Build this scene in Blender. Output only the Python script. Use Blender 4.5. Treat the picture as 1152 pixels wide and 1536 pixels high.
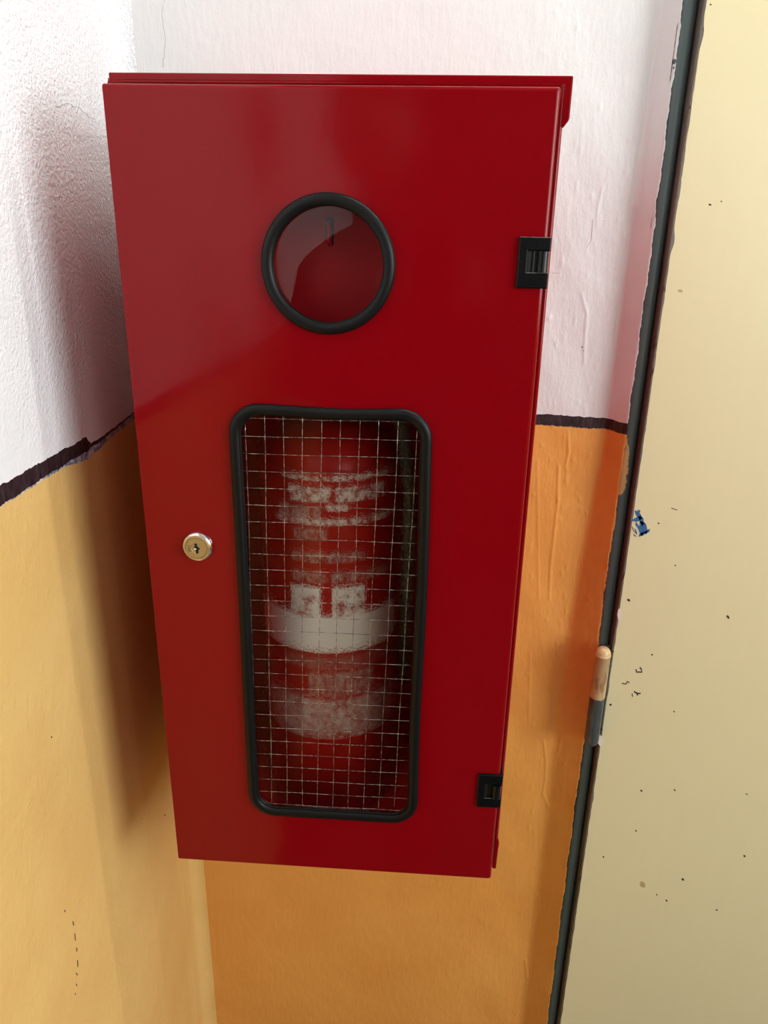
import bpy, bmesh, math, random
import numpy as np
from mathutils import Vector, Matrix

random.seed(4)
RNG = np.random.default_rng(11)
scene = bpy.context.scene
for o in list(bpy.data.objects):
    bpy.data.objects.remove(o)

# ------------------------------------------------------------------ camera
F = 1108.5                                   # focal length in pixels of a 1152 x 1536 frame
CAM = Vector((.2602, -.6336, .6568))
CR = Vector((.99786, .06273, .01832))
CU = Vector((-.03869, .34111, .93923))
CF = Vector((-.05267, .93793, -.34280))
cd = bpy.data.cameras.new('camera')
cam = bpy.data.objects.new('camera', cd)
scene.collection.objects.link(cam)
cd.sensor_fit = 'VERTICAL'; cd.sensor_height = 36; cd.lens = 36 * F / 1536
cd.clip_start = .01
cam.matrix_world = Matrix(((CR.x, CU.x, -CF.x, CAM.x), (CR.y, CU.y, -CF.y, CAM.y),
                           (CR.z, CU.z, -CF.z, CAM.z), (0, 0, 0, 1)))
scene.camera = cam

# ------------------------------------------------------------------ light
vs = scene.view_settings
vs.view_transform = 'Standard'; vs.look = 'None'; vs.gamma = 1; vs.exposure = 0.18
vs.use_curve_mapping = False
w = bpy.data.worlds.new('world'); scene.world = w; w.use_nodes = True
w.node_tree.nodes['Background'].inputs[0].default_value = (.75, .85, 1, 1)
w.node_tree.nodes['Background'].inputs[1].default_value = .6

def area(name, loc, target, sx, sy, power, col, spread=180):
    l = bpy.data.lights.new(name, 'AREA'); l.shape = 'RECTANGLE'; l.size = sx; l.size_y = sy
    l.energy = power; l.color = col; l.spread = math.radians(spread)
    o = bpy.data.objects.new(name, l); scene.collection.objects.link(o)
    o.location = loc
    d = Vector(target) - Vector(loc)
    o.rotation_euler = d.to_track_quat('-Z', 'Y').to_euler()
    return o
XR, YF, ZC, ZF = 2.6, -2.8, 1.75, -.88          # the room: right wall, front wall, ceiling, floor
area('window_daylight', (XR - .03, -1.55, 1.0), (XR - 1, -1.55, 1.0), 1.5, 1.2, 60, (.95, .985, 1))
area('front_fill', (1.9, YF + .03, 1.0), (1.9, 0, 1.0), 1.1, 1.2, 9, (.95, .98, 1))  # fill light added from the front, no such source is known

# ------------------------------------------------------------------ helpers
def mesh_obj(name, verts, faces, mat, parent=None, smooth=False, edges=()):
    me = bpy.data.meshes.new(name)
    me.from_pydata([tuple(v) for v in verts], list(edges), faces); me.update()
    if smooth:
        me.polygons.foreach_set('use_smooth', [True] * len(me.polygons))
    if mat: me.materials.append(mat)
    o = bpy.data.objects.new(name, me); scene.collection.objects.link(o)
    if parent: o.parent = parent
    return o

def bm_obj(name, bm, mat, parent=None, smooth=False):
    me = bpy.data.meshes.new(name); bm.to_mesh(me); bm.free()
    if smooth: me.polygons.foreach_set('use_smooth', [True] * len(me.polygons))
    if mat: me.materials.append(mat)
    o = bpy.data.objects.new(name, me); scene.collection.objects.link(o)
    if parent: o.parent = parent
    return o

def empty(name, loc, label=None, cat=None, kind=None):
    o = bpy.data.objects.new(name, None); scene.collection.objects.link(o); o.location = loc
    o.empty_display_size = .05
    if label: o['label'] = label
    if cat: o['category'] = cat
    if kind: o['kind'] = kind
    return o

def add_box(bm, x0, x1, y0, y1, z0, z1, bev=0, seg=2):
    vs_ = [bm.verts.new((x, y, z)) for x in (x0, x1) for y in (y0, y1) for z in (z0, z1)]
    fs = [(0, 1, 3, 2), (4, 6, 7, 5), (0, 4, 5, 1), (2, 3, 7, 6), (0, 2, 6, 4), (1, 5, 7, 3)]
    f_ = [bm.faces.new([vs_[i] for i in f]) for f in fs]
    if bev:
        ed = list({e for f in f_ for e in f.edges})
        bmesh.ops.bevel(bm, geom=ed, offset=bev, segments=seg, profile=.5, affect='EDGES')

def box(name, x0, x1, y0, y1, z0, z1, mat, parent=None, bev=0, seg=2):
    bm = bmesh.new(); add_box(bm, x0, x1, y0, y1, z0, z1, bev, seg)
    bmesh.ops.recalc_face_normals(bm, faces=bm.faces)
    return bm_obj(name, bm, mat, parent)

def tube(pts, r, n=8, closed=False, prof=None):
    """sweep a round (or given) profile along pts; returns verts, faces"""
    pts = [Vector(p) for p in pts]; N = len(pts); V = []; Fc = []
    ref = Vector((0, 1, 0))
    for i, p in enumerate(pts):
        a = pts[(i - 1) % N] if (closed or i > 0) else p
        b = pts[(i + 1) % N] if (closed or i < N - 1) else p
        t = (b - a).normalized()
        s = t.cross(ref)
        if s.length < 1e-4: s = t.cross(Vector((1, 0, 0)))
        s.normalize(); u = s.cross(t).normalized()
        rr = r[i] if isinstance(r, (list, tuple)) else r
        for k in range(n):
            if prof: cs, sn = prof[k]
            else: cs, sn = math.cos(2 * math.pi * k / n), math.sin(2 * math.pi * k / n)
            V.append(p + s * cs * rr + u * sn * rr)
    m = N if closed else N - 1
    for i in range(m):
        j = (i + 1) % N
        for k in range(n):
            l = (k + 1) % n
            Fc.append((i * n + k, i * n + l, j * n + l, j * n + k))
    if not closed:
        Fc.append(tuple(range(n - 1, -1, -1))); Fc.append(tuple((N - 1) * n + k for k in range(n)))
    return V, Fc

def lathe(prof, cx, cy, n=64, axis='z', a0=0, a1=2 * math.pi):
    """prof: list of (radius, height). axis z: around the vertical through cx,cy; axis y: around a line towards the viewer (cx = x, cy = z)"""
    V, Fc = [], []; full = abs(a1 - a0 - 2 * math.pi) < 1e-6
    m = n if full else n + 1
    for (r, h) in prof:
        for k in range(m):
            a = a0 + (a1 - a0) * k / n
            if axis == 'z': V.append((cx + r * math.cos(a), cy + r * math.sin(a), h))
            else: V.append((cx + r * math.cos(a), h, cy + r * math.sin(a)))
    for i in range(len(prof) - 1):
        for k in range(n):
            l = (k + 1) % m
            Fc.append((i * m + k, i * m + l, (i + 1) * m + l, (i + 1) * m + k))
    return V, Fc

def at(px, py, axis, val):
    """the point of the plane axis = val seen at pixel px, py of the photograph"""
    d = CF + CR * ((px - 576) / F) - CU * ((py - 768) / F)
    t = (val - CAM[axis]) / d[axis]
    return CAM + d * t

def rrect(x0, x1, z0, z1, r, seg=8):
    out = []
    for (cx, cz, a) in ((x1 - r, z1 - r, 0), (x0 + r, z1 - r, 90), (x0 + r, z0 + r, 180), (x1 - r, z0 + r, 270)):
        for k in range(seg + 1):
            t = math.radians(a + 90 * k / seg)
            out.append((cx + r * math.cos(t), cz + r * math.sin(t)))
    return out

# ------------------------------------------------------------------ materials
class M:
    def __init__(s, name):
        s.m = bpy.data.materials.new(name); s.m.use_nodes = True
        s.t = s.m.node_tree; s.b = s.t.nodes['Principled BSDF']
        s.out = s.t.nodes['Material Output']
    def n(s, typ, **k):
        nd = s.t.nodes.new(typ)
        for a, v in k.items(): setattr(nd, a, v)
        return nd
    def l(s, a, b): s.t.links.new(a, b)
    def setin(s, **k):
        for a, v in k.items(): s.b.inputs[a.replace('_', ' ')].default_value = v
        return s
    def pos(s):
        return s.n('ShaderNodeNewGeometry').outputs['Position']
    def noise(s, scale, detail=3, rough=.55, vec=None, sc3=None, dist=0):
        nd = s.n('ShaderNodeTexNoise'); nd.inputs['Scale'].default_value = scale
        nd.inputs['Detail'].default_value = detail; nd.inputs['Roughness'].default_value = rough
        nd.inputs['Distortion'].default_value = dist
        v = vec or s.pos()
        if sc3:
            mp = s.n('ShaderNodeMapping'); mp.inputs['Scale'].default_value = sc3
            s.l(v, mp.inputs['Vector']); v = mp.outputs[0]
        s.l(v, nd.inputs['Vector']); return nd.outputs['Fac']
    def math(s, op, a, b=None, c=None, clamp=False):
        nd = s.n('ShaderNodeMath', operation=op); nd.use_clamp = clamp
        for i, v in enumerate((a, b, c)):
            if v is None: continue
            if isinstance(v, (int, float)): nd.inputs[i].default_value = v
            else: s.l(v, nd.inputs[i])
        return nd.outputs[0]
    def step(s, v, lo, hi):
        nd = s.n('ShaderNodeMapRange'); nd.clamp = True
        nd.inputs[1].default_value = lo; nd.inputs[2].default_value = hi
        s.l(v, nd.inputs[0]); return nd.outputs[0]
    def mix(s, f, a, b):
        nd = s.n('ShaderNodeMix', data_type='RGBA')
        for i, v in ((0, f), (6, a), (7, b)):
            if isinstance(v, tuple): nd.inputs[i].default_value = v if len(v) == 4 else (*v, 1)
            elif isinstance(v, (int, float)): nd.inputs[i].default_value = v
            else: s.l(v, nd.inputs[i])
        return nd.outputs[2]
    def bump(s, h, strength=1, dist=.001, prev=None):
        nd = s.n('ShaderNodeBump'); nd.inputs['Strength'].default_value = strength
        nd.inputs['Distance'].default_value = dist; s.l(h, nd.inputs['Height'])
        if prev: s.l(prev, nd.inputs['Normal'])
        s.l(nd.outputs[0], s.b.inputs['Normal']); return nd.outputs[0]
    def xyz(s, v=None):
        nd = s.n('ShaderNodeSeparateXYZ'); s.l(v or s.pos(), nd.inputs[0]); return nd.outputs
    def color(s, c): s.l(c, s.b.inputs['Base Color'])

def simple(name, col, rough=.5, metal=0, coat=0, spec=None):
    m = M(name); m.b.inputs['Base Color'].default_value = (*col, 1)
    m.setin(Roughness=rough, Metallic=metal, Coat_Weight=coat)
    if spec is not None: m.b.inputs['Specular IOR Level'].default_value = spec
    # a trace of uneven sheen so that no surface is perfectly uniform
    m.l(m.math('ADD', m.math('MULTIPLY', m.noise(60), .08), rough - .04), m.b.inputs['Roughness'])
    return m

XL, D = -.0888, .30
WHITE = (.80, .765, .755); ORANGE = (.70, .335, .075); STRIPE = (.022, .010, .012)
def wall_paint(name, left):
    m = M(name); P = m.xyz(); X, Y, Z = P[0], P[1], P[2]
    n1 = m.noise(55, 4, .6); n2 = m.noise(330, 3, .6)
    jag = m.math('ADD', m.math('MULTIPLY', m.math('SUBTRACT', n1, .5), .006), m.math('MULTIPLY', m.math('SUBTRACT', n2, .5), .0035))
    zz = m.math('ADD', Z, jag)
    if left:
        tail = m.step(Y, .088, .096)
        top = m.math('SUBTRACT', .4622, m.math('MULTIPLY', tail, .0085))
        bot = m.math('ADD', m.math('MULTIPLY', m.math('ADD', Y, .08), .012), .4462)
        bot = m.math('ADD', bot, m.math('MULTIPLY', tail, .0015))
        org = m.math('SUBTRACT', .4455, m.math('MULTIPLY', m.step(m.math('ABSOLUTE', m.math('SUBTRACT', Y, .085)), .05, .0), .006))
    else:
        slope = m.math('MULTIPLY', m.math('SUBTRACT', X, .40), -.022)
        top = m.math('ADD', .4556, slope); bot = m.math('ADD', .4420, slope); org = m.math('ADD', .4412, slope)
    below_top = m.math('LESS_THAN', zz, top); below_bot = m.math('LESS_THAN', zz, bot); below_org = m.math('LESS_THAN', zz, org)
    tone = m.noise(7, 3, .5)
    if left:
        wv = m.mix(tone, (.86, .89, .895), (.91, .935, .94))  # same white as the back wall, lightened to paint in the stronger light
        ov = m.mix(m.step(tone, .3, .7), (.74, .475, .155), (.80, .55, .20))  # same orange too, made paler here as if more brightly lit
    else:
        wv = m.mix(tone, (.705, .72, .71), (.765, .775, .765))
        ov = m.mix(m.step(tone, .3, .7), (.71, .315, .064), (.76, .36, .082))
    under = m.mix(m.step(m.noise(140, 2), .45, .6), (.16, .20, .30), (.62, .60, .62))   # old bluish and whitish paint peeping out
    st = m.mix(m.step(m.noise(200, 3, .6, None, (1, 1, .25)), .4, .75), STRIPE, (.06, .04, .045))
    c = m.mix(below_top, wv, st)
    c = m.mix(below_bot, c, under if left else (.40, .22, .09))
    c = m.mix(below_org, c, ov)
    m.color(c)
    gl = m.math('MULTIPLY', below_top, m.math('SUBTRACT', 1, below_bot))
    m.l(m.math('SUBTRACT', .52 if left else .46, m.math('MULTIPLY', gl, .05)), m.b.inputs['Roughness'])
    m.b.inputs['Specular IOR Level'].default_value = .35
    fine = m.noise(420, 4, .6); mid = m.noise(130, 3, .6, None, (1, 1, .35) if not left else (1, .8, .6))
    big = m.noise(22, 2, .5)
    b1 = m.bump(big, .5, .0030)
    if left:
        # rougher stucco in the white part behind the stripe
        rgh = m.math('MULTIPLY', m.step(Z, .42, .56), m.step(Y, -.09, .06))
        fine = m.noise(270, 3, .6)
        h = m.math('MULTIPLY', fine, m.math('ADD', m.math('MULTIPLY', rgh, .85), .15))
        b2 = m.bump(h, 1, .0036, b1)
        m.bump(mid, .5, .0012, b2)
    else:
        b2 = m.bump(mid, .55, .0013, b1)
        m.bump(fine, .35, .0007, b2)
    return m.m
M_LEFT = wall_paint('painted plaster beside cabinet', True)
M_BACK = wall_paint('painted plaster behind cabinet', False)

def red_paint(name, col, ripple=.3, rough=.16):
    m = M(name)
    m.b.inputs['Base Color'].default_value = (*col, 1)
    m.setin(Roughness=rough)
    m.b.inputs['Specular IOR Level'].default_value = .22
    b = m.bump(m.noise(28, 2, .5), ripple, .0008)
    m.bump(m.noise(420, 2, .5), ripple * .35, .0002, b)
    return m.m
RED = red_paint('glossy red lacquer', (.215, .0012, .004), .3, .10)
RED_IN_LIT = red_paint('red lacquer inside lightened', (.66, .010, .018), .3, .35)  # same lacquer, colour lightened to stand in for light missing inside the cabinet
RUBBER = simple('black rubber', (.0045, .005, .005), .42, spec=.22).m
PLASTIC = simple('black plastic', (.003, .0035, .004), .28, spec=.25).m
CHROME = simple('chrome', (.85, .85, .86), .16, 1).m
BRASS = simple('satin brass', (.56, .46, .27), .5, 1).m
DARK = simple('dark keyway', (.004, .004, .004), .6).m
INK = simple('engraved digits', (.16, .10, .05), .6).m
STEEL_F = None

def frame_paint():
    m = M('grey green steel paint'); P = m.xyz(); X, Z = P[0], P[2]
    base = m.mix(m.noise(9, 3), (.068, .100, .098), (.088, .124, .120))
    n = m.noise(160, 4, .65); n2 = m.noise(45, 3, .6)
    # strokes of wall paint that strayed over the left of the frame below the stripe
    edge = m.math('ADD', X, m.math('MULTIPLY', m.math('SUBTRACT', n2, .5), .010))
    edge = m.math('ADD', edge, m.math('MULTIPLY', m.math('SUBTRACT', n, .5), .008))
    zj = m.math('ADD', Z, m.math('MULTIPLY', m.math('SUBTRACT', n, .5), .05))
    band = m.math('MULTIPLY', m.step(zj, .350, .375), m.step(zj, .438, .425))
    edge = m.math('ADD', edge, m.math('MULTIPLY', m.math('ABSOLUTE', m.math('SUBTRACT', Z, .395)), .12))
    smear = m.math('MULTIPLY', m.math('LESS_THAN', edge, .5150), m.math('GREATER_THAN', band, .5))
    c = m.mix(smear, base, (.50, .33, .13))
    blue = m.math('MULTIPLY', m.step(m.math('ABSOLUTE', m.math('SUBTRACT', Z, .428)), .012, .006), m.step(edge, .514, .511))
    c = m.mix(m.math('MULTIPLY', blue, m.step(n, .45, .55)), c, (.06, .13, .20))
    m.color(c); m.setin(Roughness=.36); m.b.inputs['Specular IOR Level'].default_value = .35
    b = m.bump(m.noise(60, 2, .5, None, (1, 1, .3)), .25, .0008)
    m.bump(n, .15, .0004, b)
    return m.m
FRAME = frame_paint()

def cream_paint():
    m = M('cream door laminate')
    c = m.mix(m.noise(3, 2), (.675, .605, .35), (.715, .645, .38))
    c = m.mix(m.math('MULTIPLY', m.noise(90, 3, .6, None, (1, 1, .08)), .18), c, (.60, .53, .36))
    m.color(c); m.setin(Roughness=.42)
    b = m.bump(m.noise(700, 2, .5), .25, .0002)
    m.bump(m.noise(12, 2), .2, .002, b)
    return m.m
CREAM = cream_paint()
def edge_wood():
    m = M('brown door edge')
    c = m.mix(m.step(m.noise(50, 4, .6, None, (1, 1, .12)), .35, .65), (.095, .085, .068), (.17, .15, .12))
    c = m.mix(m.step(m.noise(160, 3, .6, None, (1, 1, .3)), .62, .68), c, (.05, .02, .015))
    m.color(c); m.setin(Roughness=.6); m.bump(m.noise(250, 3), .5, .0006)
    return m.m
EDGE = edge_wood()

# ------------------------------------------------------------------ the room shell
def grid_wall(name, us, vs_, fn, mat):
    """us x vs grid through fn(U, V) -> X, Y, Z arrays"""
    U, V = np.meshgrid(us, vs_, indexing='ij'); X, Y, Z = fn(U, V)
    co = np.stack([X, Y, Z], -1).reshape(-1, 3)
    nu, nv = len(us), len(vs_)
    i = np.arange((nu - 1) * (nv - 1)); a = (i // (nv - 1)) * nv + i % (nv - 1)
    q = np.stack([a, a + 1, a + nv + 1, a + nv], -1)
    me = bpy.data.meshes.new(name)
    me.vertices.add(len(co)); me.vertices.foreach_set('co', co.ravel())
    me.loops.add(q.size); me.loops.foreach_set('vertex_index', q.ravel())
    me.polygons.add(len(q)); me.polygons.foreach_set('loop_start', np.arange(len(q)) * 4)
    me.polygons.foreach_set('loop_total', np.full(len(q), 4))
    me.update(calc_edges=True); me.polygons.foreach_set('use_smooth', np.ones(len(q), bool))
    me.materials.append(mat)
    o = bpy.data.objects.new(name, me); scene.collection.objects.link(o); o['kind'] = 'structure'
    return o

def blobs(U, V, items):
    H = np.zeros_like(U)
    for (u, v, su, sv, h) in items:
        m = (abs(U - u) < 4 * su) & (abs(V - v) < 4 * sv)
        H[m] += h * np.exp(-((U[m] - u) / su) ** 2 - ((V[m] - v) / sv) ** 2)
    return H
def runs(U, V, items):
    """raised paint runs and trowel ridges along polylines"""
    H = np.zeros_like(U)
    for pts, wd, h in items:
        for (a, b) in zip(pts[:-1], pts[1:]):
            m = (U > min(a[0], b[0]) - 4 * wd) & (U < max(a[0], b[0]) + 4 * wd) & (V > min(a[1], b[1]) - 4 * wd) & (V < max(a[1], b[1]) + 4 * wd)
            u, v = U[m], V[m]; dx, dz = b[0] - a[0], b[1] - a[1]; L = dx * dx + dz * dz + 1e-12
            t = np.clip(((u - a[0]) * dx + (v - a[1]) * dz) / L, 0, 1)
            d2 = (u - a[0] - t * dx) ** 2 + (v - a[1] - t * dz) ** 2
            H[m] = np.maximum(H[m], h * np.exp(-d2 / wd ** 2))
    return H

# back wall: fillet side at x = XL, ramp up to the steel frame at the right
RX0, RX1 = .476, .5058
def B(px, py): p = at(px, py, 1, D); return (p.x, p.z)
def L_(px, py): p = at(px, py, 0, XL); return (p.y, p.z)
pimples = [(*B(px, py), .0016, .002, .0012) for px, py in
           ((866, 40), (812, 78), (726, 105), (588, 26), (714, 14), (965, 125), (888, 294), (806, 210), (900, 160), (296, 40), (305, 64), (533, 72),
            (884, 585), (868, 604), (846, 655), (860, 690), (829, 640), (812, 668), (870, 750), (840, 780), (880, 770), (790, 1010), (820, 930), (735, 1290), (683, 1414), (850, 705), (905, 700), (800, 742))]
for k in range(170):
    px, py = random.uniform(790, 960), random.uniform(120, 1300)
    pimples.append((*B(px, py), random.uniform(.0010, .0024), random.uniform(.0015, .007), random.uniform(.0003, .0010)))
for k in range(60):
    pimples.append((*B(random.uniform(200, 980), random.uniform(0, 110)), .0012, random.uniform(.0012, .003), random.uniform(.0002, .0007)))
bruns = [([B(815, 1110), B(819, 1140), B(818, 1170), B(814, 1190), B(822, 1208)], .0014, .0012),
         ([B(852, 650), B(853, 680), B(848, 700)], .0010, .0011),
         ([B(838, 700), B(836, 760), B(826, 850), B(824, 900)], .0016, .0009),
         ([B(870, 1020), B(850, 1060), B(835, 1130)], .0018, .0007),
         ([B(788, 1440), B(790, 1465)], .002, .0012),
         ([B(904, 280), B(897, 310), B(895, 340)], .0012, .0008), ([B(872, 440), B(880, 470), B(877, 510), B(876, 545)], .0014, .0008),
         ([B(806, 690), B(808, 900)], .0012, .0006), ([B(795, 980), B(793, 1080)], .0016, .0006)]
def back_fn(U, V):
    jag = sum(np.sin(V * f + p_) * a for f, p_, a in ((61, .4, .0009), (173, 2, .0006), (397, 1, .0004), (811, 4, .0004)))
    jag += np.interp(V, [-2, -.5, -.1, 0, .06, .25, .34, .44, .47, .66, .68, .70, 2], [0, -.0005, -.004, -.001, .0005, 0, 0, .0, 0, 0, .002, -.001, 0])
    rx0 = np.interp(V, [-.6, .15, .25, .40, .9], [.463, .466, .471, .485, .488])
    t = np.clip((U - rx0) / (RX1 - rx0), 0, 1)
    ramp = .028 * np.where(t < .3, t * t / .6, t - .15) / .85
    H = blobs(U, V, pimples) + runs(U, V, bruns)
    und = .0010 * np.sin(V * 9 + U * 5) * np.cos(U * 14) + .0004 * np.sin(V * 41 + 3 * np.sin(U * 30)) * (U > .36)
    X = U + t ** 8 * jag * .7
    corner = np.clip((XL + .022 - U) / .022, 0, 1)
    return X, D - ramp - (H + und) * (corner == 0) , V
us = np.concatenate([[XL - .05], np.arange(XL, XL + .03, .004), np.arange(XL + .03, .38, .004), np.arange(.38, RX1 + .0001, .0015)])
us = np.append(us, [RX1 + .0004, RX1 + .0008])
vz = np.concatenate([np.arange(ZF, -.75, .05), np.arange(-.75, .95, .0025), np.arange(.95, ZC + .001, .05), [ZC + .02]])
wb = grid_wall('wall_back', us, vz, back_fn, M_BACK)

# left wall with the rounded inner corner at its end
lp = [(*L_(px, py), .0014, .0022, .0012) for px, py in ((14, 770), (40, 790), (12, 812), (37, 840), (38, 850), (12, 1020), (71, 888), (72, 885), (62, 1000), (40, 1045), (100, 1120), (55, 1172))]
for k in range(220):
    lp.append((*L_(random.uniform(-30, 190), random.uniform(-30, 600)), random.uniform(.0008, .003), random.uniform(.001, .003), random.uniform(.0003, .0009)))
for k in range(110):
    lp.append((*L_(random.uniform(-30, 240), random.uniform(760, 1200)), random.uniform(.0008, .002), random.uniform(.001, .003), random.uniform(.0002, .0007)))
lr = []
for k in range(34):
    px, py = random.uniform(-10, 150), random.uniform(1050, 1400); L = random.uniform(20, 70)
    lr.append(([L_(px, py), L_(px - L * .5, py + L * .8)], .0009, random.uniform(.0002, .0005)))
RC = .020
def left_fn(U, V):
    # U runs along y until D - RC, then round the corner, then on to the back wall's plane
    yb = D - RC; ang = np.clip((U - yb) / RC, 0, np.pi / 2)
    XL_ = XL - .012 * np.clip((U - .12) / .12, 0, 1)
    Y = np.where(U < yb, U, yb + RC * np.sin(ang)); X = np.where(U < yb, XL_, XL_ + RC * (1 - np.cos(ang)))
    H = blobs(U, V, lp) + runs(U, V, lr) + .0012 * np.sin(V * 11 + U * 9) * np.sin(U * 13 + 1) * (U < yb - .02)
    return X + H * np.cos(ang), Y - H * np.sin(ang), V
ul = np.concatenate([np.arange(YF, -.25, .06), np.arange(-.25, D - RC, .0025), np.linspace(D - RC, D - RC + RC * math.pi / 2, 9)])
wl = grid_wall('wall_left', ul, vz, left_fn, M_LEFT)

def plain(name, col, rough=.6):
    m = M(name); m.color(m.mix(m.noise(4), tuple(c * .93 for c in col), col)); m.setin(Roughness=rough)
    m.bump(m.noise(120), .3, .001); return m.m
def two_tone():
    m = M('two tone wall'); z = m.xyz()[2]
    c = m.mix(m.math('LESS_THAN', z, .4545), (.80, .78, .77), (.02, .012, .012))
    c = m.mix(m.math('LESS_THAN', z, .4415), c, (.70, .34, .08)); m.color(c); m.setin(Roughness=.5)
    m.bump(m.noise(120), .3, .001); return m.m
TWO = two_tone()
def st(o): o['kind'] = 'structure'; return o
DX0, DX1 = .5225, 1.42                      # door leaf
st(box('floor', XL - .1, XR + .1, YF - .1, D + .15, ZF - .05, ZF, plain('terrazzo', (.05, .05, .05), .35)))
st(box('ceiling', XL - .1, XR + .1, YF - .1, D + .15, ZC, ZC + .05, plain('ceiling white', (.36, .36, .36))))
# back wall right of and above the door
bm = bmesh.new()
add_box(bm, 1.47, XR, D, D + .12, ZF, ZC); add_box(bm, RX1, 1.47, D, D + .12, 1.10, ZC)
wb2 = st(bm_obj('wall_beside_door', bm, TWO))
# right wall with window opening
def wall_with_hole(name, axis, c0, c1, a0, a1, h0, h1, z0, z1):
    bm = bmesh.new()
    def bx(p0, p1, q0, q1):
        if axis == 'x': add_box(bm, c0, c1, p0, p1, q0, q1)
        else: add_box(bm, p0, p1, c0, c1, q0, q1)
    bx(a0, h0, ZF, ZC); bx(h1, a1, ZF, ZC); bx(h0, h1, ZF, z0); bx(h0, h1, z1, ZC)
    return st(bm_obj(name, bm, TWO))
wall_with_hole('wall_right', 'x', XR, XR + .12, YF - .1, D + .12, -2.3, -.8, .35, 1.55)
wall_with_hole('wall_front', 'y', YF - .12, YF, XL, XR, 1.35, 2.45, .4, 1.6)
WF = simple('white window frame', (.78, .78, .76), .4).m
def window(name, axis, c, a0, a1, z0, z1):
    bm = bmesh.new()
    def bx(p0, p1, q0, q1, d=.05):
        if axis == 'x': add_box(bm, c + .03, c + .03 + d, p0, p1, q0, q1)
        else: add_box(bm, p0, p1, c - .03 - d, c - .03, q0, q1)
    m_ = (a0 + a1) / 2
    bx(a0, a1, z0, z0 + .05); bx(a0, a1, z1 - .05, z1); bx(a0, a0 + .05, z0 + .05, z1 - .05); bx(a1 - .05, a1, z0 + .05, z1 - .05)
    bx(m_ - .025, m_ + .025, z0 + .05, z1 - .05)
    st(bm_obj(name, bm, WF))
window('window_1', 'x', XR, -2.3, -.8, .35, 1.55)
window('added_fill_window', 'y', YF, 1.35, 2.45, .4, 1.6)  # unseen window added to go with the front fill light
WOOD = M('dark stained wood'); WOOD.color(WOOD.mix(WOOD.noise(6, 4, .6, None, (3, 3, .3)), (.020, .011, .007), (.040, .022, .013))); WOOD.setin(Roughness=.5); WOOD = WOOD.m
bm = bmesh.new(); add_box(bm, -.075, 1.2, YF, YF + .03, ZF, 1.60)  # unseen dark door added to darken the reflections in lacquer and glass
for a_, b_ in ((.06, .56), (.64, 1.14)):
    for c_, e_ in ((ZF + .12, -.1), (0, .65), (.75, 1.5)): add_box(bm, a_, b_, YF + .03, YF + .042, c_, e_, .006)
st(bm_obj('added_dark_door', bm, WOOD))

# ------------------------------------------------------------------ door frame and door
def profile_strip(name, prof, z0, z1, mat, parent=None, nz=2, smooth=True):
    V, Fc = [], []; n = len(prof)
    for i in range(nz):
        z = z0 + (z1 - z0) * i / (nz - 1)
        for (x, y) in prof: V.append((x, y, z))
    for i in range(nz - 1):
        for k in range(n - 1):
            Fc.append((i * n + k, i * n + k + 1, (i + 1) * n + k + 1, (i + 1) * n + k))
    return mesh_obj(name, V, Fc, mat, parent, smooth)
prof = [(RX1 - .012, D + .02), (RX1 - .004, D - .012), (RX1 - .002, D - .0245)]
for k in range(13):                                 # rolled face of the pressed steel frame
    a = math.radians(165 - 150 * k / 12)
    prof.append((RX1 + .0070 + .0095 * math.cos(a), D - .0200 - .0095 * math.sin(a)))
prof += [(.5240, D - .010), (.5250, D + .012), (.56, D + .014), (.56, D + .06)]
tr = st(profile_strip('trim_1', prof, ZF, 1.12, FRAME))
d1 = empty('door_1', (DX0, .262, ZF + .01), kind='structure')
def local(o, root): o.parent = root; o.matrix_parent_inverse = Matrix.Translation(-root.location); return o
LF, LB = .260, .2780
local(box('door_leaf', DX0 + .0022, DX1, LF, LB + .010, ZF + .012, 1.075, CREAM, None, .0008, 2), d1)
# chipped brown edge strip
V, Fc = [], []; nz = 420; zs = np.linspace(ZF + .012, 1.075, nz)
for i, z in enumerate(zs):
    jg = .0004 * math.sin(z * 170) + .0004 * math.sin(z * 71 + 2) + random.uniform(-.00025, .00025)
    for zc, hw, am in ((.662, .010, .0032), (.735, .02, .0012), (.86, .01, .0014), (-.12, .02, .001)):
        jg += am * math.exp(-((z - zc) / hw) ** 2)
    V += [(DX0 + .001, LB + .009, z), (DX0, LB, z), (DX0, LF + .0006, z), (DX0 + .0010, LF - .0002, z), (DX0 + .0024 + jg, LF - .0003, z), (DX0 + .0026 + jg, LF + .0004, z)]
for i in range(nz - 1):
    for k in range(5):
        Fc.append((i * 6 + k, i * 6 + k + 1, (i + 1) * 6 + k + 1, (i + 1) * 6 + k))
local(mesh_obj('edge_strip', V, Fc, EDGE), d1)

def flake(name, plane_y, pix, mat, parent=None, thick=.0003):
    """thin fleck of dried paint or grime lying on a surface facing the room"""
    pts = [at(px, py, 1, plane_y) for px, py in pix]; n = len(pts)
    V = [(p.x, plane_y, p.z) for p in pts] + [(p.x, plane_y - thick, p.z) for p in pts]
    Fc = [tuple(range(n, 2 * n))] + [(i, (i + 1) % n, n + (i + 1) % n, n + i) for i in range(n)]
    o = mesh_obj(name, V, Fc, mat)
    if parent: local(o, parent)
    return o
BLUE = simple('dried blue paint', (.035, .13, .30), .35).m
GRIME = simple('dark grime', (.05, .035, .02), .7).m
OCHRE = simple('ochre stain', (.42, .33, .12), .6).m
PALE = simple('pale paint', (.72, .62, .55), .5).m
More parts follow.
